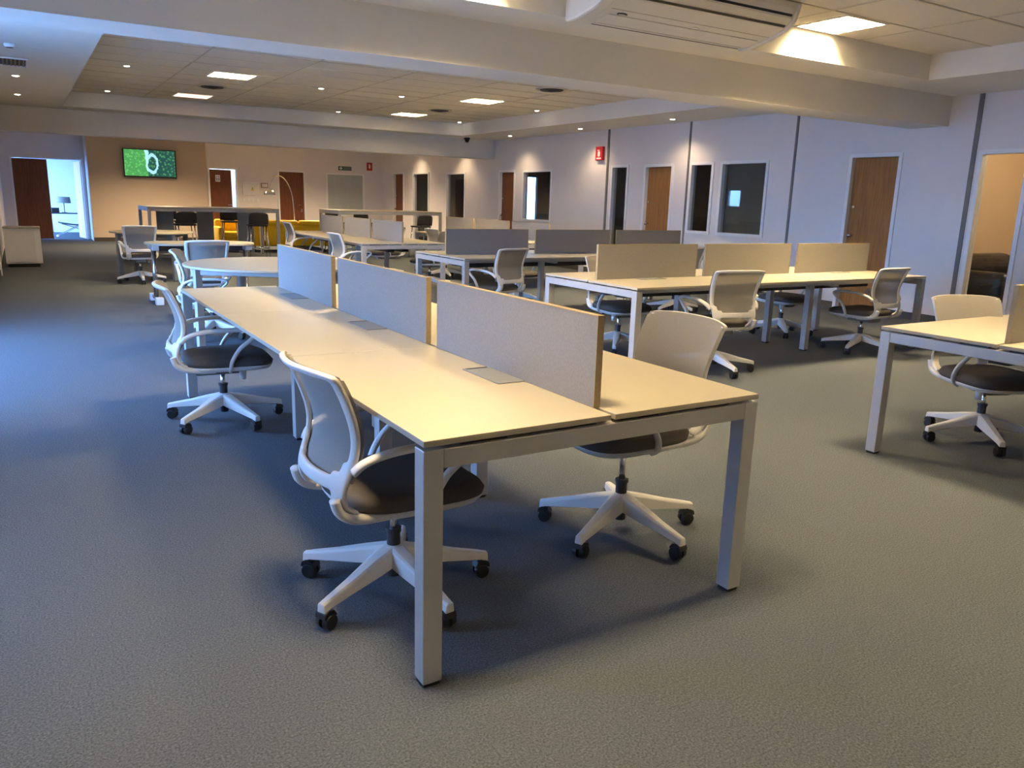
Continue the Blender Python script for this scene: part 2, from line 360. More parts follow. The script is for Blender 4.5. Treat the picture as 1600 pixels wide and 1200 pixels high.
for i, (x, y, z, l) in enumerate([
    (1.43, 12.65, ZT, 'left downlight in the tiles, nearer of two beside the left soffit'), (1.48, 16.05, ZT, 'left downlight in the tiles, at the back edge of the tray'),
    (4.27, 13.0, ZT, 'downlight in the tiles between the two nearer light panels, left one'), (5.65, 13.0, ZT, 'downlight in the tiles just left of the bright light panel'),
    (5.68, 16.25, ZT, 'downlight at the back edge of the tile tray, left of the small panel'), (8.46, 16.3, ZT, 'downlight in the far right corner of the tile tray'),
    (8.42, 13.1, ZT, 'downlight in the tiles close to the right side of the tray'),
    (.11, 12.62, ZS, 'nearer downlight on the left soffit by the air grille'), (.13, 15.1, ZS, 'farther downlight on the left soffit'),
    (9.38, 15.65, ZS, 'downlight on the right soffit nearest the far beam'), (9.40, 13.05, ZS, 'middle downlight on the right soffit above the red sign'), (9.40, 10.45, ZS, 'large downlight on the right soffit nearest the near beam'),
    (9.4, 18.6, ZS, 'downlight over the dark glazed office beyond the far beam'), (9.4, 21.3, ZS, 'downlight over the far windows beyond the far beam'), (7.0, 21.0, ZS, 'unseen downlight added above the far brown doors'), (3.1, 21.5, ZS, 'unseen downlight added in front of the television wall')]):  # last two: unseen lamps added to warm and brighten the far walls
    downlight(x, y, z, l, SPOT_W*(.25 if z == ZT else .42) if i < 14 else SPOT_W*9, (75 if z == ZT else 125) if i < 14 else 150)

# ---- ceiling vents, grille, smoke detector, camera
for x, y, l in ((2.81, 14.0, 'dark round ceiling vent behind the left light panel'), (7.0, 10.5, 'dark round ceiling vent near the beam'), (7.02, 14.35, 'dark round ceiling vent behind the bright light panel')):
    t = thing('round_vent', l, 'vent', (x, y, ZT), 0, 'round air vents in the tiles')
    for k, r in enumerate((.24, .18, .12, .06)):
        bm = bmesh.new(); lathe(bm, [(r, -.004-.008*k), (r-.015, -.018-.008*k), (r-.035, -.004-.008*k)], 28); obj('vent_ring', bm, 'dark_metal' if k else 'grid', t, smooth=True)
t = thing('air_grille', 'brown rectangular air grille in the left soffit', 'grille', (.13, 11.25, ZS))
obj('frame', B((-.3, .1, -.33, -.30, -.012, 0), (-.3, .1, .30, .33, -.012, 0), (.08, .1, -.3, .3, -.012, 0), (-.3, -.28, -.3, .3, -.012, 0)), 'white_trim', t)
obj('backing', B((-.28, .08, -.3, .3, -.003, 0)), 'skirting', t)
for k in range(9): obj('slat', B((-.27+.04*k, -.255+.04*k, -.3, .3, -.011, -.002)), 'edge_trim', t)
t = thing('smoke_detector', 'small round smoke detector on the left soffit', 'smoke detector', (.06, 9.9, ZS))
bm = bmesh.new(); lathe(bm, [(.05, 0), (.05, -.02), (.035, -.035), (.01, -.038)], 20); obj('body', bm, 'white_trim', t, smooth=True)
bm = bmesh.new(); lathe(bm, [(.036, -.0352), (.034, -.037), (.02, -.0385)], 20); obj('sensor_ring', bm, 'dark_metal', t, smooth=True)
t = thing('dome_camera', 'small black dome camera under the far soffit corner', 'camera', (9.0, 16.95, ZS))
bm = bmesh.new(); lathe(bm, [(.07, 0), (.07, -.03), (.06, -.04)], 20); obj('mount', bm, 'dark_metal', t, smooth=True)
bm = bmesh.new(); lathe(bm, [(.055, -.04), (.05, -.075), (.03, -.1), (.008, -.108)], 20); obj('dome', bm, 'black', t, smooth=True)

# ---- right wall fittings
def frame_x(key, n, pane='glass', bar=None, fw_=.045, proud=.02, label=None, kindname='window'):
    a, b, c, d = RW[key]
    o = struct(obj(f'{kindname}_{n}', B((XR-proud, XR+.1, a-.005, a+fw_, c, d), (XR-proud, XR+.1, b-fw_, b+.005, c, d), (XR-proud, XR+.1, a+fw_, b-fw_, d-fw_, d+.005), *([(XR-proud, XR+.1, a+fw_, b-fw_, c, c+fw_)] if c > .05 else [(XR, XR+.1, a+fw_, b-fw_, .0, .03)])), 'white_trim'), label)
    if pane: obj('pane', B((XR+.045, XR+.053, a+fw_, b-fw_, c+.03, d-fw_)), pane, o)
    return o
def door_x(key, n, m, label, hinge_far=False, inset=.05):
    o = frame_x(key, n, None, label=label, kindname='door')
    a, b, c, d = RW[key]
    lf = obj('door_leaf', B((XR+inset, XR+inset+.04, a+.05, b-.05, .02, d-.05)), m, o, bevel=.003)
    yh = b-.12
    bm = bmesh.new(); cyl(bm, (XR+inset-.004, yh, 1.03), (XR+inset-.05, yh, 1.03), .012, n=12); bmesh.ops.create_uvsphere(bm, u_segments=14, v_segments=10, radius=.03, matrix=Matrix.Translation((XR+inset-.06, yh, 1.03)))
    obj('door_knob', bm, 'chrome', o, smooth=True)
    bm = bmesh.new(); cyl(bm, (XR+inset-.008, yh+.02, 1.42), (XR+inset, yh+.02, 1.42), .02, n=14); obj('lock_plate', bm, 'chrome', o)
    return o
frame_x('glass', 1, label='tall clear glass front of the beige lit office')
door_x('dr1', 1, 'oak_door', 'golden brown wooden door in the lilac wall, nearest')
wb = frame_x('big', 2, label='wide white framed window reflecting daylight')
obj('roller_blind', B((XR+.115, XR+.12, 8.74, 9.69, .93, 2.06)), 'blind', wb)
frame_x('nar', 3, label='narrow white framed window beside the wide one')
door_x('dr2', 2, 'oak_door', 'brown wooden door between two dark windows')
frame_x('w3', 4, label='tall narrow dark glazed panel beside the red sign')
frame_x('w4', 5, label='white framed window with a bright view behind')
door_x('dr5', 3, 'brown_door', 'dark red-brown door next to the far beam')
frame_x('g6', 6, label='dark glazed front beyond the far beam')
frame_x('w7', 7, label='tall glazed panel beside the farthest door on the right wall')
door_x('dr8', 4, 'brown_door', 'dark door half hidden in its deep frame at the far right corner')
for i, (y, w) in enumerate(((5.60, .028), (8.25, .02), (10.48, .02), (12.72, .03))):
    struct(obj(f'trim_{i+1}', B((XR-.012, XR+.002, y-w, y+w, .1, ZS)), 'dark_joint'), 'dark vertical joint strip between wall panels')
def skirt(name, *bx): struct(obj(name, B(*bx), 'skirting'), 'low dark skirting board')
ys = [YN, 4.94, 5.53, 6.515, 7.305, 10.835, 11.615, 16.155, 16.895, 22.525, 23.315, YF]
skirt('baseboard_right', *[(XR-.014, XR+.001, a, b, 0, .09) for a, b in zip(ys[0::2], ys[1::2])])
skirt('baseboard_far', (1.62, 4.58, YF-.014, YF+.001, 0, .1), (5.47, 6.54, YF+.046, YF+.061, 0, .1), (7.44, XR, YF+.046, YF+.061, 0, .1))
skirt('baseboard_left', (XL-.001, XL+.014, 12.0, 25.2, 0, .1))
struct(obj('trim_5', B((XL-.0, XL+.03, 14.75, 14.9, 0, 2.7)), 'white_trim'), 'white vertical strip on the left pier')

# rooms behind the right wall
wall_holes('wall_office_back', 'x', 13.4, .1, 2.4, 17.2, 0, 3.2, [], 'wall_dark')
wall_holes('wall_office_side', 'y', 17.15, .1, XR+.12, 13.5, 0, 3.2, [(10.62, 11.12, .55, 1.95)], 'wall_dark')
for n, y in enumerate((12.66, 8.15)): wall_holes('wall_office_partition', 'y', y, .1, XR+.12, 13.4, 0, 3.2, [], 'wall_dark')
wall_holes('wall_beige_office_side', 'y', 6.42, .1, XR+.12, 13.4, 0, 3.2, [], 'wall_room')
wall_holes('wall_beige_office_back', 'x', 13.3, .1, 2.5, 6.42, 0, 3.2, [], 'wall_room')
wall_holes('wall_beige_office_near', 'y', 2.4, .1, XR+.12, 13.4, 0, 3.2, [], 'wall_room')
struct(obj('ceiling_offices', B((XR+.12, 13.4, 2.4, 17.2, ZS, 2.82)), 'plaster'))
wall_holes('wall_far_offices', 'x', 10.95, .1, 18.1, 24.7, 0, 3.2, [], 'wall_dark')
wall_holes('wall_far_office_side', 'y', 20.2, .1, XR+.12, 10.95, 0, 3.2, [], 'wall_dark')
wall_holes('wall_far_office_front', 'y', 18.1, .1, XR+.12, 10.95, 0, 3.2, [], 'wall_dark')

t = thing('office_ceiling_light', 'round ceiling lamp in the beige office behind glass', 'ceiling light', (11.6, 4.6, ZS))
bm = bmesh.new(); lathe(bm, [(.22, 0), (.22, -.03), (.2, -.04)], 28); obj('rim', bm, 'white_trim', t, smooth=True)
bm = bmesh.new(); lathe(bm, [(.19, -.041), (.15, -.06), (.02, -.068)], 28); obj('globe', bm, 'spot_glow', t, smooth=True)
l = D.lights.new('office_lamp', 'POINT'); l.energy = 48; l.color = (1, .74, .45); l.shadow_soft_size = .15
lo = D.objects.new('office_lamp', l); COL.objects.link(lo); lo.parent = t; lo.location = (0, 0, -.25)

# ---- far wall doors, glazed panel
def frame_y(name, x0, x1, z0, z1, y, label, w=.045):
    return struct(obj(name, B((x0-.005, x0+w, y-.02, y+.1, z0, z1), (x1-w, x1+.005, y-.02, y+.1, z0, z1), (x0+w, x1-w, y-.02, y+.1, z1-w, z1+.005), *([(x0+w, x1-w, y-.02, y+.1, z0, z0+w)] if z0 > .1 else [])), 'white_trim'), label)
YD = YF+.06
d = frame_y('door_5', 4.62, 5.43, 0, 2.06, YD, 'dark red-brown door left ajar, with a small white sign')
lf = obj('door_leaf', B((0, .62, 0, .04, .01, 2.0)), 'brown_door', d, (4.67, YD+.06, 0), bevel=.003); lf.rotation_euler.z = R(6)
sg = obj('restroom_sign', B((.17, .30, -.008, 0, 1.66, 1.85)), 'white_print', lf)
bm = B((.19, .225, -.011, -.008, 1.69, 1.77), (.245, .28, -.011, -.008, 1.69, 1.77))
for cx in (.2075, .2625): cyl(bm, (cx, -.011, 1.80), (cx, -.008, 1.80), .016, n=12)
obj('sign_figures', bm, 'blue_print', lf)
bm = bmesh.new(); cyl(bm, (.57, -.0, 1.02), (.57, -.05, 1.02), .012, n=10); cyl(bm, (.57, -.05, 1.02), (.47, -.05, 1.02), .01, n=10); obj('door_handle', bm, 'chrome', lf, smooth=True)
d = frame_y('door_6', 6.58, 7.40, 0, 2.06, YD, 'closed dark red-brown door behind the arc lamp')
obj('door_leaf', B((6.63, 7.35, YD+.03, YD+.07, .01, 2.01)), 'brown_door', d, bevel=.003)
bm = bmesh.new(); cyl(bm, (7.28, YD+.03, 1.06), (7.28, YD-.03, 1.06), .012, n=10); cyl(bm, (7.28, YD-.03, 1.06), (7.17, YD-.03, 1.06), .01, n=10); obj('door_handle', bm, 'chrome', d, smooth=True)
obj('lock_plate', B((7.255, 7.305, YD+.022, YD+.03, .86, .95)), 'chrome', d)
wn = frame_y('window_8', 8.05, 9.27, .75, 2.04, YD, 'frosted glazed panel under the exit sign')
obj('pane', B((8.09, 9.23, YD+.03, YD+.04, .79, 2.0)), 'frosted', wn)
wall_holes('wall_service_back', 'y', 24.7, .1, 6.3, 11.1, 0, 3.2, [], 'wall_dark')
# restroom behind the ajar door
wall_holes('wall_restroom_back', 'y', 26.6, .1, 4.2, 6.3, 0, 3.2, [], 'wall_white'); wall_holes('wall_restroom_side', 'x', 6.2, .1, YF+.18, 26.6, 0, 3.2, [], 'wall_white'); wall_holes('wall_restroom_left', 'x', 4.2, .1, YF+.18, 26.6, 0, 3.2, [], 'wall_white')
t = thing('restroom_ceiling_light', 'cool white ceiling lamp in the restroom behind the ajar door', 'ceiling light', (5.3, 25.5, 2.6))
bm = bmesh.new(); lathe(bm, [(.16, .6), (.16, 0), (.12, -.03), (.02, -.04)], 24); obj('body', bm, 'white_trim', t, smooth=True)
l = D.lights.new('restroom_lamp', 'POINT'); l.energy = 70; l.color = (.6, .78, 1); l.shadow_soft_size = .12
lo = D.objects.new('restroom_lamp', l); COL.objects.link(lo); lo.parent = t; lo.location = (0, 0, -.3)

# wide doorway at far left, with the room beyond
d = frame_y('door_7', -.12, 1.56, 0, 2.15, 25.2, 'wide white framed doorway with one dark brown leaf closed', .04)
obj('door_leaf', B((-.08, .72, 25.24, 25.28, .01, 2.10)), 'brown_door', d, bevel=.003)
lf = obj('open_leaf', B((0, .04, 0, .82, .01, 2.08)), 'pink_leaf', d, (1.50, 25.3, 0)); lf.rotation_euler.z = R(8); lf['label'] = 'pale leaf swung open into the room'
bm = bmesh.new(); cyl(bm, (0, .74, 1.05), (-.05, .74, 1.05), .012, n=10); cyl(bm, (-.05, .74, 1.05), (-.05, .63, 1.05), .01, n=10); obj('door_handle', bm, 'chrome', lf, smooth=True)
wall_holes('wall_lounge_back', 'y', 29.2, .1, -1.2, 3.2, 0, 3.2, [], 'wall_white'); wall_holes('wall_lounge_right', 'x', 3.1, .1, 25.3, 29.2, 0, 3.2, [], 'wall_white')
wall_holes('wall_lounge_left', 'x', -1.2, .1, 25.3, 29.2, 0, 3.2, [(25.7, 28.9, .2, 2.5)], 'wall_white')
struct(obj('ceiling_lounge', B((-1.2, 3.2, 25.3, 29.3, ZS, 2.82)), 'plaster'))

struct(obj('wall_daylight_guide', B((-2.9, XLN-.12, 5.55, 5.7, -.1, 3.2), (-2.9, XLN-.12, 8.9, 9.05, -.1, 3.2)), 'courtyard'), 'unseen walls added outside the left window to narrow its daylight')  # added out of view, keeps the daylight on the floor to one band
struct(obj('floor_courtyard', B((-9, -1.45, -6, 26, -.2, -.12)), 'courtyard'), 'dull courtyard paving outside the left window')
# left window frames (they give the blue daylight)
def left_window(n, x, a, b, c, d, mull, label):
    bm = B((x-.08, x+.0, a, a+.05, c, d), (x-.08, x, b-.05, b, c, d), (x-.08, x, a, b, c, c+.05), (x-.08, x, a, b, d-.05, d))
    for i in range(1, mull): y = a+(b-a)*i/mull; box(bm, x-.08, x, y-.03, y+.03, c, d)
    o = struct(obj(f'window_{n}', bm, 'white_trim'), label)
    return o
left_window(9, XLN-.02, 5.8, 8.8, .0, 2.6, 2, 'large daylight window in the left wall')
left_window(11, XLN-.02, 2.7, 3.5, .6, 1.6, 1, 'smaller daylight window in the left wall')
left_window(10, XL-.02, 18.9, 19.5, 1.35, 1.95, 1, 'daylight window behind the white cabinet')

# ================================================================== AIR CONDITIONER
t = thing('air_conditioner', 'long cream under-ceiling air conditioner hanging in front of the beam', 'air conditioner', (3.72, 5.44, 2.74))
prof = [(0, 0), (-.02, -.012), (-.16, -.004), (-.36, .03), (-.52, .085), (-.60, .15), (-.63, .22), (-.63, .27), (0, .27)]
bm = bmesh.new(); prism(bm, prof, 'x', .12, 1.86); obj('body', bm, 'ac_body', t, bevel=.004)
def capprof(k): return [(-.0, -.0)]+[(u*1.0, v-.012) for u, v in prof[1:7]]+[(-.645, .27), (0, .27)]
for a, b in ((0, .12), (1.86, 1.92)):
    bm = bmesh.new(); prism(bm, capprof(1), 'x', a, b); obj('end_cap', bm, 'ac_body', t, bevel=.02)
def strip(u0, v0, u1, v1, x0, x1, off, th, name, m):
    bm = bmesh.new(); d_ = Vector((u1-u0, v1-v0)).normalized(); n_ = Vector((d_.y, -d_.x))
    if n_.y > 0: n_ = -n_
    q = [(u0+n_.x*off, v0+n_.y*off), (u1+n_.x*off, v1+n_.y*off), (u1+n_.x*(off+th), v1+n_.y*(off+th)), (u0+n_.x*(off+th), v0+n_.y*(off+th))]
    prism(bm, q, 'x', x0, x1); return obj(name, bm, m, t)
strip(-.535, .093, -.55, .105, .16, 1.84, -.001, .003, 'air_slot', 'black')
strip(-.602, .16, -.612, .182, .2, 1.84, -.001, .003, 'air_slot', 'black')
strip(-.38, .037, -.384, .038, .16, 1.84, -.001, .002, 'panel_seam', 'edge_trim')
strip(-.05, -.0105, -.06, -.0095, .22, 1.82, -.001, .003, 'air_slot', 'dark_metal')
strip(-.12, -.0055, -.30, .019, .2, 1.8, -.001, .006, 'louvre_flap', 'ac_body')
strip(-.08, -.009, -.11, -.007, .2, 1.8, -.001, .006, 'louvre_flap', 'ac_body')
bm = bmesh.new(); bmesh.ops.create_uvsphere(bm, u_segments=20, v_segments=8, radius=1, matrix=Matrix.Translation((.30, -.33, .022)) @ Matrix.Rotation(R(-10), 4, 'X') @ Matrix.Diagonal((.05, .022, .006, 1)))
obj('badge', bm, 'black', t, smooth=True)
bm = bmesh.new(); bmesh.ops.create_uvsphere(bm, u_segments=20, v_segments=8, radius=1, matrix=Matrix.Translation((.30, -.33, .0185)) @ Matrix.Rotation(R(-10), 4, 'X') @ Matrix.Diagonal((.036, .012, .005, 1)))
obj('badge_face', bm, 'silver', t, smooth=True)
obj('emblem', B((1.02, 1.09, -.335, -.315, .016, .024)), 'white_trim', t, bevel=.003)

# ================================================================== DESKS
L_, W_, T_ = 3.79, 1.275, .7414
def make_desk(name, label, loc, rot):
    t = thing(name, label, 'desk', loc, rot, 'bench desks for six with fabric screens')
    m = L_/3; th = .018; ft = .713
    for k in range(3):
        for s in range(2):
            y0, y1 = (0, W_/2-.008) if s == 0 else (W_/2+.008, W_)
            tp = obj('tabletop', B((k*m+(.0015 if k else 0), (k+1)*m-(.0015 if k < 2 else 0), y0, y1, T_-th, T_)), 'laminate', t, bevel=.0015)
            cy = W_/2-.065 if s == 0 else W_/2+.065
            cx = (k+.5)*m
            g = obj('cable_flap', B((cx-.135, cx+.135, cy-.055, cy+.055, T_, T_+.004)), 'flap', t, bevel=.0015)
            obj('cable_slot', B((cx+.115, cx+.131, cy-.045, cy+.045, T_+.004, T_+.0046)), 'black', g)
        dv = obj('divider', B((k*m+(.09 if k == 0 else .058), (k+1)*m-(.058 if k < 2 else .09), W_/2-.0115, W_/2+.0115, T_+.001, T_+.288)), 'fabric_panel', t)
        a, b = k*m+(.09 if k == 0 else .058), (k+1)*m-(.058 if k < 2 else .09)
        obj('divider_edging', B((a-.004, a, W_/2-.0125, W_/2+.0125, T_+.001, T_+.293), (b, b+.004, W_/2-.0125, W_/2+.0125, T_+.001, T_+.293), (a, b, W_/2-.0125, W_/2+.0125, T_+.288, T_+.293)), 'edge_trim', dv)
    for e in (0, 1):
        x0 = 0 if e == 0 else L_-.06
        for y0 in (0, W_-.06):
            lg = obj('leg', B((x0, x0+.06, y0, y0+.06, .012, ft)), 'silver', t, bevel=.003)
            obj('foot', B((x0+.006, x0+.054, y0+.006, y0+.054, 0, .0125)), 'black', lg)
        obj('end_rail', B((x0, x0+.06, .06, W_-.06, ft-.056, ft)), 'silver', t, bevel=.003)
        for y0 in (.12, W_/2-.2, W_/2+.05, W_-.27): obj('top_bracket', B((x0+.02, x0+.05, y0, y0+.15, ft, T_-th)), 'dark_metal', t)
    for j in (1, 2):
        for y in (W_/2-.24, W_/2+.24):
            lg = obj('leg', B((j*m-.03, j*m+.03, y-.03, y+.03, .012, ft-.05)), 'silver', t, bevel=.003)
            obj('foot', B((j*m-.024, j*m+.024, y-.024, y+.024, 0, .0125)), 'black', lg)
        obj('cross_rail', B((j*m-.03, j*m+.03, .1, W_-.1, ft-.05, ft)), 'silver', t)
    for y in (.09, W_-.14): obj('long_rail', B((.06, L_-.06, y, y+.05, ft-.03, T_-th)), 'silver', t)
    for y in (W_/2-.16, W_/2+.06): obj('cable_tray', B((.25, L_-.25, y, y+.1, .60, .615), (.25, L_-.25, y, y+.01, .615, .66), (.25, L_-.25, y+.09, y+.1, .615, .66)), 'dark_metal', t)
    return t
desk = make_desk('bench_desk', 'long white bench desk with three grey screens filling the foreground', (2.132, 1.833, 0), R(90))
dup(desk, (4.085, 1.42, 0), 0, 'white bench desk cut off by the right edge of the picture')
dup(desk, (4.008, 4.723, 0), 0, 'white bench desk with three beige screens in front of the golden brown door')
dup(desk, (4.08, 7.70, 0), 0, 'white bench desk with beige screens in the second row, chair at its left end')
dup(desk, (5.25, 10.5, 0), R(90), 'white bench desk in the back left row, running towards the yellow sofa')
dup(desk, (7.75, 10.5, 0), R(90), 'white bench desk in the back right, only its pale screens showing')

# ================================================================== TASK CHAIRS
BP = [(-.352, .865), (-.325, .82), (-.295, .755), (-.272, .69), (-.262, .63), (-.268, .575), (-.288, .52), (-.298, .47), (-.285, .425), (-.245, .395)]
def back_surf(s, t):
    q = t*(len(BP)-1); i = min(int(q), len(BP)-2); f = q-i
    p0, p1, p2, p3 = (Vector(BP[max(0, min(len(BP)-1, i+k))]) for k in (-1, 0, 1, 2))
    p = .5*((2*p1)+(p2-p0)*f+(2*p0-5*p1+4*p2-p3)*f*f+(3*p1-p0-3*p2+p3)*f**3)
    hw = .232-.045*max(0, t-.15)/.85
    return Vector((p.x+.055*s*s*(1-.3*t), s*hw, p.y - (.012*s**4 if t < .05 else 0)))
def make_chair():
    t = thing('task_chair', 'chair', 'chair', group='mesh-back task chairs on castors')
    def up(o): o['upper'] = 1; return o
    ns, nt_ = 26, 30
    def grid(test, lo=0, hi=1):
        bm = bmesh.new(); V = {}
        def v(i, j):
            if (i, j) not in V: V[i, j] = bm.verts.new(back_surf(-1+2*i/ns, j/nt_))
            return V[i, j]
        for i in range(ns):
            for j in range(nt_):
                s = -1+2*(i+.5)/ns; u = (j+.5)/nt_
                if test(s, u): bm.faces.new((v(i, j), v(i+1, j), v(i+1, j+1), v(i, j+1)))
        return bm
    def is_frame(s, u):
        if u > .74 and abs(s) < .68: return u < .77                      # open slot under the lower band
        if abs(s) > .88 or u < .07 or u > .62+.05*(1-s*s): return True
        return u > .52 and abs(s) > .86-.9*(u-.52)
    fr = up(obj('back_frame', grid(is_frame), 'plastic', t, smooth=True))
    md = fr.modifiers.new('s', 'SOLIDIFY'); md.thickness = .019; md.offset = 0
    md = fr.modifiers.new('u', 'SUBSURF'); md.levels = 1; md.render_levels = 1
    ms = up(obj('back_mesh', grid(lambda s, u: u < .70 and abs(s) < .97), 'mesh', t, smooth=True))
    for vv in ms.data.vertices: vv.co.x += .0145
    # seat cushion: rounded outline, domed
    def seat_outline(k):
        out = []
        for i in range(40):
            a = 2*PI*i/40; c, s = math.cos(a), math.sin(a); e = .55
            x = math.copysign(abs(c)**e, c); y = math.copysign(abs(s)**e, s)
            out.append((.03+.25*x*k, y*(.235+.012*x)*k))
        return out
    def shell(levels):
        bm = bmesh.new(); rings = []
        for k, z, dz in levels:
            rings.append([bm.verts.new((x, y, z-(dz*max(0, (x-.12)/.14)**2))) for x, y in seat_outline(k)])
        for a, b in zip(rings, rings[1:]):
            for i in range(40): bm.faces.new((a[i], a[(i+1) % 40], b[(i+1) % 40], b[i]))
        bm.faces.new(rings[0][::-1]); bm.faces.new(rings[-1]); return bm
    up(obj('seat', shell([(.9, .375, 0), (1.0, .39, .005), (1.02, .415, .012), (.97, .437, .018), (.85, .447, .02), (.5, .446, .02), (.1, .443, .02)]), 'seat_fabric', t, smooth=True))
    up(obj('seat_pan', shell([(.5, .352, 0), (.8, .354, 0), (.95, .364, .003), (1.0, .382, .004), (.98, .39, .004), (.9, .386, .004)]), 'plastic', t, smooth=True))
    for s in (-1, 1):
        bm = bmesh.new(); sweep(bm, smooth_path([(-.285, .178*s, .455), (-.265, .18*s, .405), (-.2, .18*s, .375), (-.06, .16*s, .362)], 5), .022, .017)
        up(obj('back_bracket', bm, 'plastic', t, smooth=True))
    up(obj('tilt_mechanism', B((-.16, .12, -.075, .075, .315, .356)), 'grey_panel', t, bevel=.012))
    bm = bmesh.new(); cyl(bm, (.1, -.12, .345), (.1, -.12, .29), .022, .017, n=14); up(obj('height_knob', bm, 'plastic', t, smooth=True))
    for s in (-1, 1):
        bm = bmesh.new()
        sweep(bm, smooth_path([(-.235, .212*s, .545), (-.205, .232*s, .577), (-.13, .25*s, .602), (-.0, .262*s, .612), (.11, .262*s, .608), (.16, .26*s, .587), (.13, .255*s, .547), (.07, .25*s, .495), (.03, .247*s, .43), (.02, .235*s, .385), (.02, .2*s, .362)], 5), .017, .0115, side=Vector((0, 1, 0)), n=10,
              taper=lambda q: 1.15 if q < .55 else 1.0)
        up(obj('armrest', bm, 'plastic', t, smooth=True))
    bm = bmesh.new(); cyl(bm, (0, 0, .14), (0, 0, .36), .0135, n=16); up(obj('gas_piston', bm, 'chrome', t, smooth=True))
    bm = bmesh.new(); cyl(bm, (0, 0, .06), (0, 0, .225), .024, n=18); cyl(bm, (0, 0, .225), (0, 0, .24), .028, n=18); obj('gas_sleeve', bm, 'dark_metal', t, smooth=False)
    bm = bmesh.new(); lathe(bm, [(.03, .115), (.046, .12), (.05, .15), (.042, .172), (.028, .178)], 20); obj('base_hub', bm, 'plastic', t, smooth=True)
    lm = None
    for k in range(5):
        if lm is None:
            bm = bmesh.new(); st = [(.02, .042, .115, .178), (.11, .035, .10, .157), (.22, .027, .087, .127), (.325, .021, .074, .103), (.352, .018, .062, .097)]
            rings = []
            for x, w, z0, z1 in st: rings.append([bm.verts.new(c) for c in ((x, -w, z0), (x, w, z0), (x, w*.8, z1-.006), (x, w*.45, z1), (x, -w*.45, z1), (x, -w*.8, z1-.006))])
            for a, b in zip(rings, rings[1:]):
                for i in range(6): bm.faces.new((a[i], a[(i+1) % 6], b[(i+1) % 6], b[i]))
            bm.faces.new(rings[0][::-1]); bm.faces.new(rings[-1])
            lg = obj('base_arm', bm, 'plastic', t, bevel=.004); lm = lg
            bm = bmesh.new()
            for s in (-1, 1): cyl(bm, (.328, .006*s, .029), (.328, .026*s, .029), .0285, .0255, n=18)
            prism(bm, [(.300, .045), (.358, .045), (.354, .064), (.338, .072), (.313, .066)], 'y', -.023, .023)
            cs = obj('castor', bm, 'black', lg, bevel=.002)
        else:
            lg = lm.copy(); COL.objects.link(lg); lg.parent = t
            c2 = cs.copy(); COL.objects.link(c2); c2.parent = lg
        lg.rotation_euler.z = R(36+72*k)
    return t
chairs = [
    (1.02, 2.43, 3, 0, 23, 'pale task chair at the near left end of the foreground desk'),
    (.96, 4.93, -4, -.01, -30, 'pale task chair farther along the left side of the foreground desk'),
    (2.07, 2.46, 178, .055, -10, 'task chair with beige-lit back on the right side of the foreground desk'),
    (4.945, 2.52, -113, 0, 18, 'task chair at the desk on the right edge of the picture'),
    (4.93, 4.77, 77, .02, 0, 'task chair turned slightly, left of two before the oak door desk'),
    (7.06, 4.88, 90, -.01, 0, 'task chair, right of two in front of the oak door desk'),
    (7.15, 5.95, -92, 0, 0, 'task chair seen under the right part of the oak door desk'),
    (4.80, 5.90, -97, .01, 0, 'task chair seen under the left end of the oak door desk'),
    (4.53, 7.80, 103, 0, 0, 'task chair with dark mesh back pulled up to the second row desk'),
    (7.20, 7.75, 90, 0, 0, 'task chair at the front of the second row desk, mostly behind beige screens'),
    (5.70, 9.25, -88, 0, 0, 'task chair behind the second row desk near its middle'),
    (4.03, 11.02, 3, 0, 0, 'task chair side-on at the near left of the back row desk'),
    (4.18, 13.88, 0, .045, 0, 'task chair side-on in front of the yellow sofa'),
    (5.42, 11.4, 176, 0, 0, 'task chair on the right side of the back row desk, nearer one'),
    (5.42, 13.2, 183, 0, 0, 'task chair on the right side of the back row desk, farther one'),
    (6.35, 12.7, 5, 0, 0, 'task chair beside the pale screens at the back right'),
    (1.50, 8.0, -15, -.03, 0, 'task chair tucked under the round table, edge of its back showing'),
    (1.69, 9.40, 90, 0, 0, 'task chair with its back to the viewer beyond the round table'),
    (1.48, 13.25, 88, 0, 0, 'task chair with its back to the viewer at the farther small table'),
]
def swivel_base(c, deg):
    for ch in c.children:
        if ch.name.startswith('base_arm'): ch.rotation_euler.z += R(deg)
proto = make_chair()
for i, (x, y, a, dz, br, lb) in enumerate(chairs):
    c = dup(proto, (x, y, 0), R(a), lb, lift=dz) if i else None
    if c: swivel_base(c, br)
x, y, a, dz, br, lb = chairs[0]
proto.location = (x, y, 0); proto.rotation_euler.z = R(a); proto['label'] = lb; swivel_base(proto, br)

# ================================================================== SMALL TABLES
def round_table(x, y, r, label, legs, ang, lm='silver'):
    t = thing('round_table', label, 'table', (x, y, 0))
    bm = bmesh.new(); lathe(bm, [(r-.004, T_-.022), (r, T_-.018), (r, T_-.003), (r-.003, T_)], 64); obj('tabletop', bm, 'laminate', t)
    pts = []
    for k in range(4):
        a = R(ang+90*k); px, py = legs*math.cos(a), legs*math.sin(a); pts.append((px, py))
        lg = obj('leg', B((-.03, .03, -.03, .03, .012, T_-.024)), lm, t, (px, py, 0), bevel=.003); lg.rotation_euler.z = a
        obj('foot', B((-.024, .024, -.024, .024, 0, .0125)), 'black', lg)
    for k in range(4):
        (ax, ay), (bx_, by) = pts[k], pts[(k+1) % 4]; d_ = Vector((bx_-ax, by-ay, 0)); ln = d_.length; d_.normalize()
        o = obj('apron', B((.03, ln-.03, -.012, .012, T_-.075, T_-.023)), lm, t, (ax, ay, 0)); o.rotation_euler.z = math.atan2(d_.y, d_.x)
    return t
round_table(1.98, 7.50, .80, 'large white round table just beyond the foreground desk', .73, 192)
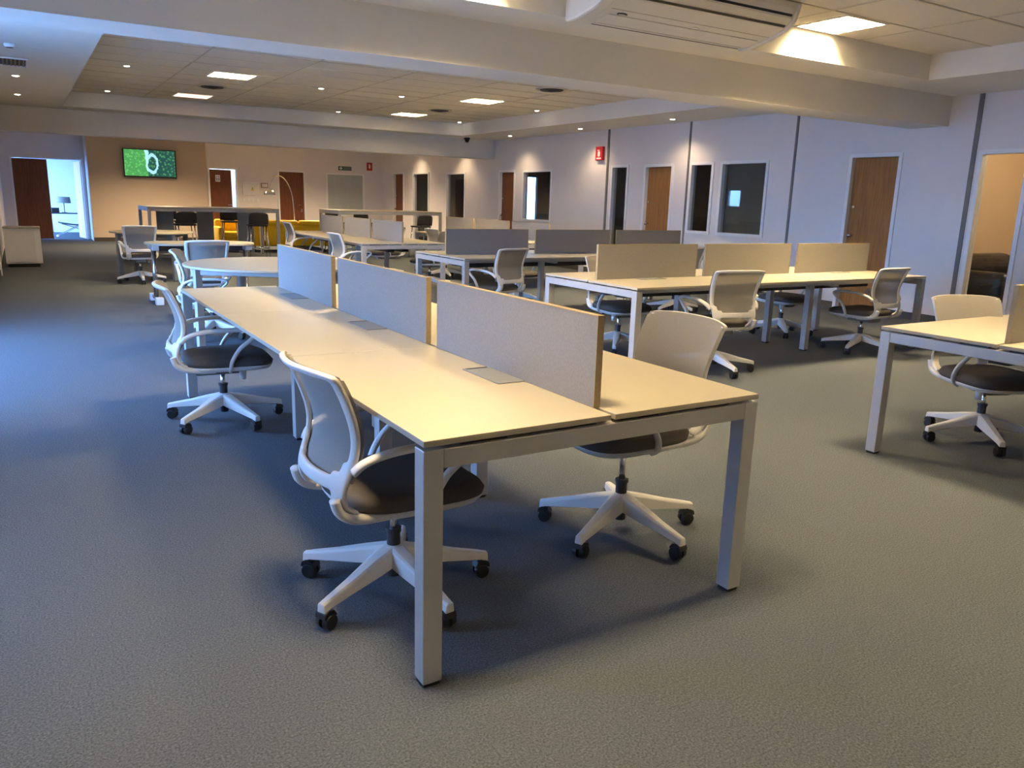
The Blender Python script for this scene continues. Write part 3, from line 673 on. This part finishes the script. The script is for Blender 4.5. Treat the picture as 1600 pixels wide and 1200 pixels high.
round_table(1.75, 13.80, .62, 'smaller white round table on silver legs darkened as if in shade near the television wall', .56, 203, 'grey_panel')  # silver legs in dark grey, their shade put into the colour
t = thing('flip_table', 'white half-oval table on chrome posts with splayed feet', 'table', (1.27, 10.45, 0))
bm = bmesh.new(); prism(bm, rrect(0, 1.3, 0, .72, .3, 8), 'z', T_-.022, T_); obj('tabletop', bm, 'laminate', t, bevel=.002)
for x in (.09, 1.2):
    bm = bmesh.new(); cyl(bm, (x, .34, .08), (x, .34, .66), .028, n=18); o = obj('post', bm, 'chrome', t, smooth=True)
    obj('foot_bar', B((x-.03, x+.03, .06, .62, .045, .08)), 'chrome', o, bevel=.01)
    obj('end_block', B((x-.045, x+.045, .03, .14, .0, .09)), 'plastic', o, bevel=.008)
    obj('end_block', B((x-.045, x+.045, .54, .65, .0, .09)), 'plastic', o, bevel=.008)
    obj('head_bracket', B((x-.04, x+.04, .12, .56, .655, T_-.022)), 'silver', t, bevel=.006)
obj('under_rail', B((.12, 1.18, .31, .37, .64, .70)), 'dark_metal', t)

# ================================================================== BAR TABLES AND STOOLS
def bar_table(x, y, w, dpt, label, screens):
    t = thing('bar_table', label, 'bar table', (x, y, 0), 0, 'high white bar tables'); H = 1.05
    obj('tabletop', B((0, w, 0, dpt, H-.028, H)), 'laminate', t, bevel=.002)
    for lx in (.0, w-.06):
        for ly in (.0, dpt-.06):
            lg = obj('leg', B((lx, lx+.06, ly, ly+.06, .012, H-.03)), 'silver', t, bevel=.003); obj('foot', B((lx+.006, lx+.054, ly+.006, ly+.054, 0, .0125)), 'black', lg)
        obj('end_rail', B((lx, lx+.06, .06, dpt-.06, H-.085, H-.03)), 'silver', t)
    for ly in (.01, dpt-.05): obj('long_rail', B((.06, w-.06, ly, ly+.04, H-.085, H-.03)), 'silver', t)
    for sx in screens: obj('support_panel', B((sx, sx+.34, dpt*.5-.02, dpt*.5+.02, .08, H-.086)), 'support', t, bevel=.01)
    return t
bar_table(2.17, 17.62, 2.62, 1.5, 'high white bar table on the left, in front of the television wall', (.25, 1.05, 1.9))
bar_table(6.12, 17.62, 2.58, 1.4, 'high white bar table on the right, in front of the frosted panel', ())
def make_stool():
    t = thing('bar_stool', 's', 'bar stool', group='dark bar stools with thin chrome legs')
    bm = bmesh.new(); prism(bm, rrect(-.19, .2, -.2, .2, .08), 'z', .70, .735); obj('seat', bm, 'stool_shell', t, bevel=.012)
    bm = bmesh.new(); ns, nt2 = 10, 6; V = [[bm.verts.new((-.215-.05*(j/nt2)+.05*(-1+2*i/ns)**2, (-1+2*i/ns)*(.2-.02*(j/nt2)**3), .745+.235*j/nt2-(.03*abs(-1+2*i/ns)**5 if j == nt2 else 0))) for j in range(nt2+1)] for i in range(ns+1)]
    for i in range(ns):
        for j in range(nt2): bm.faces.new((V[i][j], V[i+1][j], V[i+1][j+1], V[i][j+1]))
    o = obj('backrest', bm, 'stool_shell', t, smooth=True); md = o.modifiers.new('s', 'SOLIDIFY'); md.thickness = .022
    bm = B((-.225, -.18, -.12, .12, .705, .76)); obj('back_joint', bm, 'stool_shell', t, bevel=.008)
    for sx in (-1, 1):
        for sy in (-1, 1):
            bm = bmesh.new(); cyl(bm, (.15*sx, .15*sy, .70), (.215*sx, .21*sy, 0), .011, n=10); obj('leg', bm, 'chrome', t, smooth=True)
    bm = bmesh.new(); q = [(.195, .19), (-.195, .19), (-.195, -.19), (.195, -.19)]
    for a, b in zip(q, q[1:]+q[:1]): cyl(bm, (*a, .25), (*b, .25), .009, n=8)
    obj('footrest', bm, 'chrome', t, smooth=True); return t
st = make_stool(); first = True
for x, y, a, lb in ((2.80, 17.28, 92, 'dark bar stool at the front of the left bar table, left one'), (4.22, 17.25, 86, 'dark bar stool at the front of the left bar table, right one'),
                    (2.82, 19.4, -90, 'dark bar stool behind the left bar table, left one'), (4.12, 19.35, -95, 'dark bar stool behind the left bar table, right one'),
                    (8.0, 17.3, 95, 'dark bar stool at the front right of the right bar table'), (7.35, 19.3, -90, 'dark bar stool behind the right bar table'), (6.6, 19.25, -88, 'dark bar stool behind the right bar table near its left end')):
    if first: st.location = (x, y, 0); st.rotation_euler.z = R(a); st['label'] = lb; first = False
    else: dup(st, (x, y, 0), R(a), lb)

# ================================================================== SOFA, LAMP, CABINET, TELEVISION
def cushion(name, x0, x1, y0, y1, z0, z1, m, parent, bv=.05):
    o = obj(name, B((x0, x1, y0, y1, z0, z1)), m, parent, smooth=True); md = o.modifiers.new('b', 'BEVEL'); md.width = bv; md.segments = 4
    return o
t = thing('yellow_sofa', 'mustard yellow sofa with a rolled back, seen from behind between the bar tables', 'sofa', (4.68, 19.6, 0))
for k in range(2):
    cushion('back_roll', .02+1.1*k, 1.11+1.1*k, -.02, .2, .60, .755, 'yellow', t, .07)
    cushion('seat_cushion', .12+1.0*k, 1.11+1.0*k, .2, .9, .27, .45, 'yellow', t)
cushion('back_panel', 0, 2.22, 0, .16, .14, .63, 'yellow', t, .03); cushion('base', .04, 2.18, .1, .9, .13, .28, 'yellow', t, .02)
for x in (0, 2.08): cushion('arm', x, x+.14, .12, .9, .2, .6, 'yellow', t, .05)
for x in (.06, 2.12):
    for y in (.06, .84): bm = bmesh.new(); cyl(bm, (x, y, 0), (x, y, .15), .016, n=10); obj('leg', bm, 'chrome', t, smooth=True)
t = thing('yellow_armchair', 'low mustard yellow armchair left of the sofa', 'armchair', (4.0, 19.75, 0))
cushion('seat_cushion', .06, .62, .0, .7, .30, .46, 'yellow', t); cushion('base', .04, .64, .04, .7, .14, .31, 'yellow', t, .02); cushion('arm', -.06, .08, 0, .7, .2, .58, 'yellow', t); cushion('backrest', -.02, .66, .62, .8, .2, .74, 'yellow', t, .06)
for x in (.05, .6):
    for y in (.06, .72): bm = bmesh.new(); cyl(bm, (x, y, 0), (x, y, .16), .014, n=10); obj('leg', bm, 'chrome', t, smooth=True)
t = thing('arc_lamp', 'chrome arc floor lamp with a dome shade behind the yellow sofa', 'floor lamp', (6.1, 21.0, 0))
bm = bmesh.new(); lathe(bm, [(.17, 0), (.17, .03), (.03, .04)], 28); obj('base', bm, 'chrome', t, smooth=True)
bm = bmesh.new(); sweep(bm, smooth_path([(0, 0, .035), (0, 0, .7), (-.04, 0, 1.3), (-.14, 0, 1.62), (-.30, 0, 1.80), (-.46, 0, 1.80), (-.58, 0, 1.66), (-.62, 0, 1.50)], 8), .012, .012, n=10); obj('arc_pole', bm, 'chrome', t, smooth=True)
bm = bmesh.new(); lathe(bm, [(.02, 1.50), (.07, 1.485), (.115, 1.45), (.14, 1.39), (.145, 1.34)], 28, (-.62, 0))
for f in list(bm.faces):
    if len(f.verts) > 8 and f.calc_center_median().z < 1.36: bm.faces.remove(f)
obj('dome_shade', bm, 'chrome', t, smooth=True)
t = thing('white_cabinet', 'low white box cabinet on a black plinth against the left wall', 'cabinet', (-.29, 16.3, 0))
obj('body', B((0, .55, .02, .5, .06, .665)), 'white_trim', t, bevel=.003); obj('front_panel', B((.03, .46, .0, .021, .09, .62)), 'white_print', t, bevel=.003); obj('top', B((-.005, .555, -.01, .5, .665, .69)), 'laminate', t, bevel=.003); obj('plinth', B((.03, .5, .04, .48, 0, .061)), 'black', t)
t = thing('television', 'wall-mounted television showing a green aerial forest picture', 'television', (3.11, YF-.14, 2.07)); t.rotation_euler.x = R(4)
obj('housing', B((-.66, .66, -.02, .03, -.37, .37)), 'black', t, bevel=.006); obj('screen', B((-.63, .63, -.0215, -.02, -.33, .35)), 'screen', t); obj('wall_bracket', B((-.15, .15, .03, .115, -.1, .1)), 'dark_metal', t)

# ---- wall signs, electrical panel, switches
def wall_thing_y(name, label, cat, x, z, group=None): return thing(name, label, cat, (x, YD, z), 0, group)
t = wall_thing_y('electrical_panel', 'white electrical box with a yellow warning triangle', 'electrical box', 5.78, 1.50)
obj('box', B((-.23, .23, -.06, 0, -.18, .18)), 'white_trim', t, bevel=.004); obj('cover', B((-.21, .21, -.066, -.06, -.16, .16)), 'white_print', t)
bm = bmesh.new(); prism(bm, [(.0, -.06), (.09, -.06), (.045, .08)], 'y', -.069, -.066); obj('warning_triangle', bm, 'yellow_print', t)
bm = bmesh.new(); prism(bm, [(.038, .03), (.052, .04), (.047, .005), (.058, .008), (.036, -.04), (.041, -.005), (.031, -.005)], 'y', -.0705, -.069); obj('lightning_mark', bm, 'green_print', t)
for k in range(4):
    t = wall_thing_y('light_switch', ('leftmost', 'second from left', 'third from left', 'rightmost')[k]+' white light switch under the electrical box', 'light switch', 5.59+.13*k, 1.18, 'light switches in a row')
    obj('plate', B((-.045, .045, -.012, 0, -.06, .06)), 'white_print', t, bevel=.003); obj('rocker', B((-.02, .02, -.018, -.012, -.035, .035)), 'white_trim', t, bevel=.002)
t = wall_thing_y('emergency_lamp', 'small boxed emergency lamp on the wall above the chrome shade', 'emergency lamp', 6.18, 1.60)
obj('housing', B((-.1, .1, -.07, 0, -.07, .07)), 'edge_trim', t, bevel=.006); obj('lens', B((-.08, .08, -.074, -.07, -.045, .045)), 'white_print', t)
t = wall_thing_y('exit_sign', 'dark green sign with a white cross above the frosted panel', 'sign', 8.65, 2.19)
obj('plate', B((-.21, .21, -.012, 0, -.06, .06)), 'green_print', t)
obj('cross_mark', B((-.18, -.08, -.014, -.012, -.014, .014), (-.144, -.116, -.014, -.012, -.045, -.014), (-.144, -.116, -.014, -.012, .014, .045)), 'white_print', t)
obj('text_band', B((-.04, .18, -.0135, -.012, -.04, .04)), 'grey_panel', t)
t = wall_thing_y('fire_sign', 'small red fire extinguisher sign on the far wall', 'sign', 9.45, 2.28, 'red fire signs')
obj('plate', B((-.09, .09, -.012, 0, -.12, .12)), 'red', t); bm = bmesh.new(); prism(bm, rrect(-.03, .03, -.06, .05, .02), 'y', -.014, -.012); box(bm, -.04, .02, -.014, -.012, .055, .07); obj('extinguisher_mark', bm, 'white_print', t)
t = thing('fire_sign', 'red fire extinguisher sign high on the right lilac wall', 'sign', (XR, 12.95, 2.32), 0, 'red fire signs')
obj('plate', B((-.06, 0, -.11, .11, -.13, .13)), 'red', t, bevel=.004); bm = bmesh.new(); prism(bm, rrect(-.035, .035, -.06, .04, .025), 'x', -.062, -.06); box(bm, -.062, -.06, -.02, .05, .05, .065); box(bm, -.062, -.06, -.07, .07, -.105, -.08); obj('extinguisher_mark', bm, 'white_print', t)

# ================================================================== BEHIND THE GLASS AND IN THE FAR ROOM
t = thing('leather_sofa', 'black leather sofa behind the tall glass on the right', 'sofa', (10.35, 5.05, 0))
cushion('base', 0, 1.7, .25, 1.1, .05, .40, 'leather', t, .05); cushion('backrest', .05, 1.65, .95, 1.25, .3, .84, 'leather', t, .11)
for k in range(2): cushion('seat_cushion', .22+.63*k, .84+.63*k, .2, .98, .36, .52, 'leather', t, .06)
for x in (0, 1.48): cushion('arm', x, x+.24, .2, 1.12, .1, .66, 'leather', t, .1)
t = thing('side_table', 'dark side table with thin metal legs in the far left room', 'table', (.75, 27.2, 0))
obj('tabletop', B((0, .9, 0, .5, .62, .65)), 'dark_metal', t, bevel=.003)
for x in (.03, .87):
    for y in (.03, .47): bm = bmesh.new(); cyl(bm, (x, y, 0), (x, y, .62), .012, n=8); obj('leg', bm, 'chrome', t)
t = thing('table_lamp', 'table lamp with a dark drum shade in the far left room', 'lamp', (1.12, 27.45, .65))
bm = bmesh.new(); lathe(bm, [(.08, 0), (.08, .02), (.015, .03), (.012, .32)], 20); obj('stand', bm, 'chrome', t, smooth=True)
bm = bmesh.new(); lathe(bm, [(.19, .28), (.19, .29), (.17, .46), (.1, .46)], 24); obj('shade', bm, 'grey_panel', t, smooth=True)
t = thing('black_box', 'small black box on the side table in the far left room', 'box', (.78, 27.25, .65)); obj('body', B((0, .2, 0, .2, 0, .13)), 'black', t, bevel=.006); obj('lid', B((-.004, .204, -.004, .204, .13, .145)), 'dark_metal', t, bevel=.003)
t = thing('lounge_chair', 'black sling lounge chair on crossed chrome legs in the far left room', 'chair', (1.25, 26.7, 0))
bm = bmesh.new(); sweep(bm, [Vector(p) for p in ((-.35, 0, .40), (.0, 0, .34), (.2, 0, .33))], .27, .02); obj('seat', bm, 'leather', t, smooth=True)
bm = bmesh.new(); sweep(bm, [Vector(p) for p in ((.2, 0, .33), (.3, 0, .6), (.36, 0, .82))], .27, .02); obj('backrest', bm, 'grey_panel', t, smooth=True)
for s in (-1, 1):
    bm = bmesh.new(); sweep(bm, smooth_path([(-.42, .25*s, 0), (.0, .25*s, .22), (.25, .25*s, .36)], 5), .014, .01); sweep(bm, smooth_path([(.38, .25*s, 0), (.2, .25*s, .2), (-.3, .25*s, .37)], 5), .014, .01); obj('crossed_leg', bm, 'chrome', t, smooth=True)
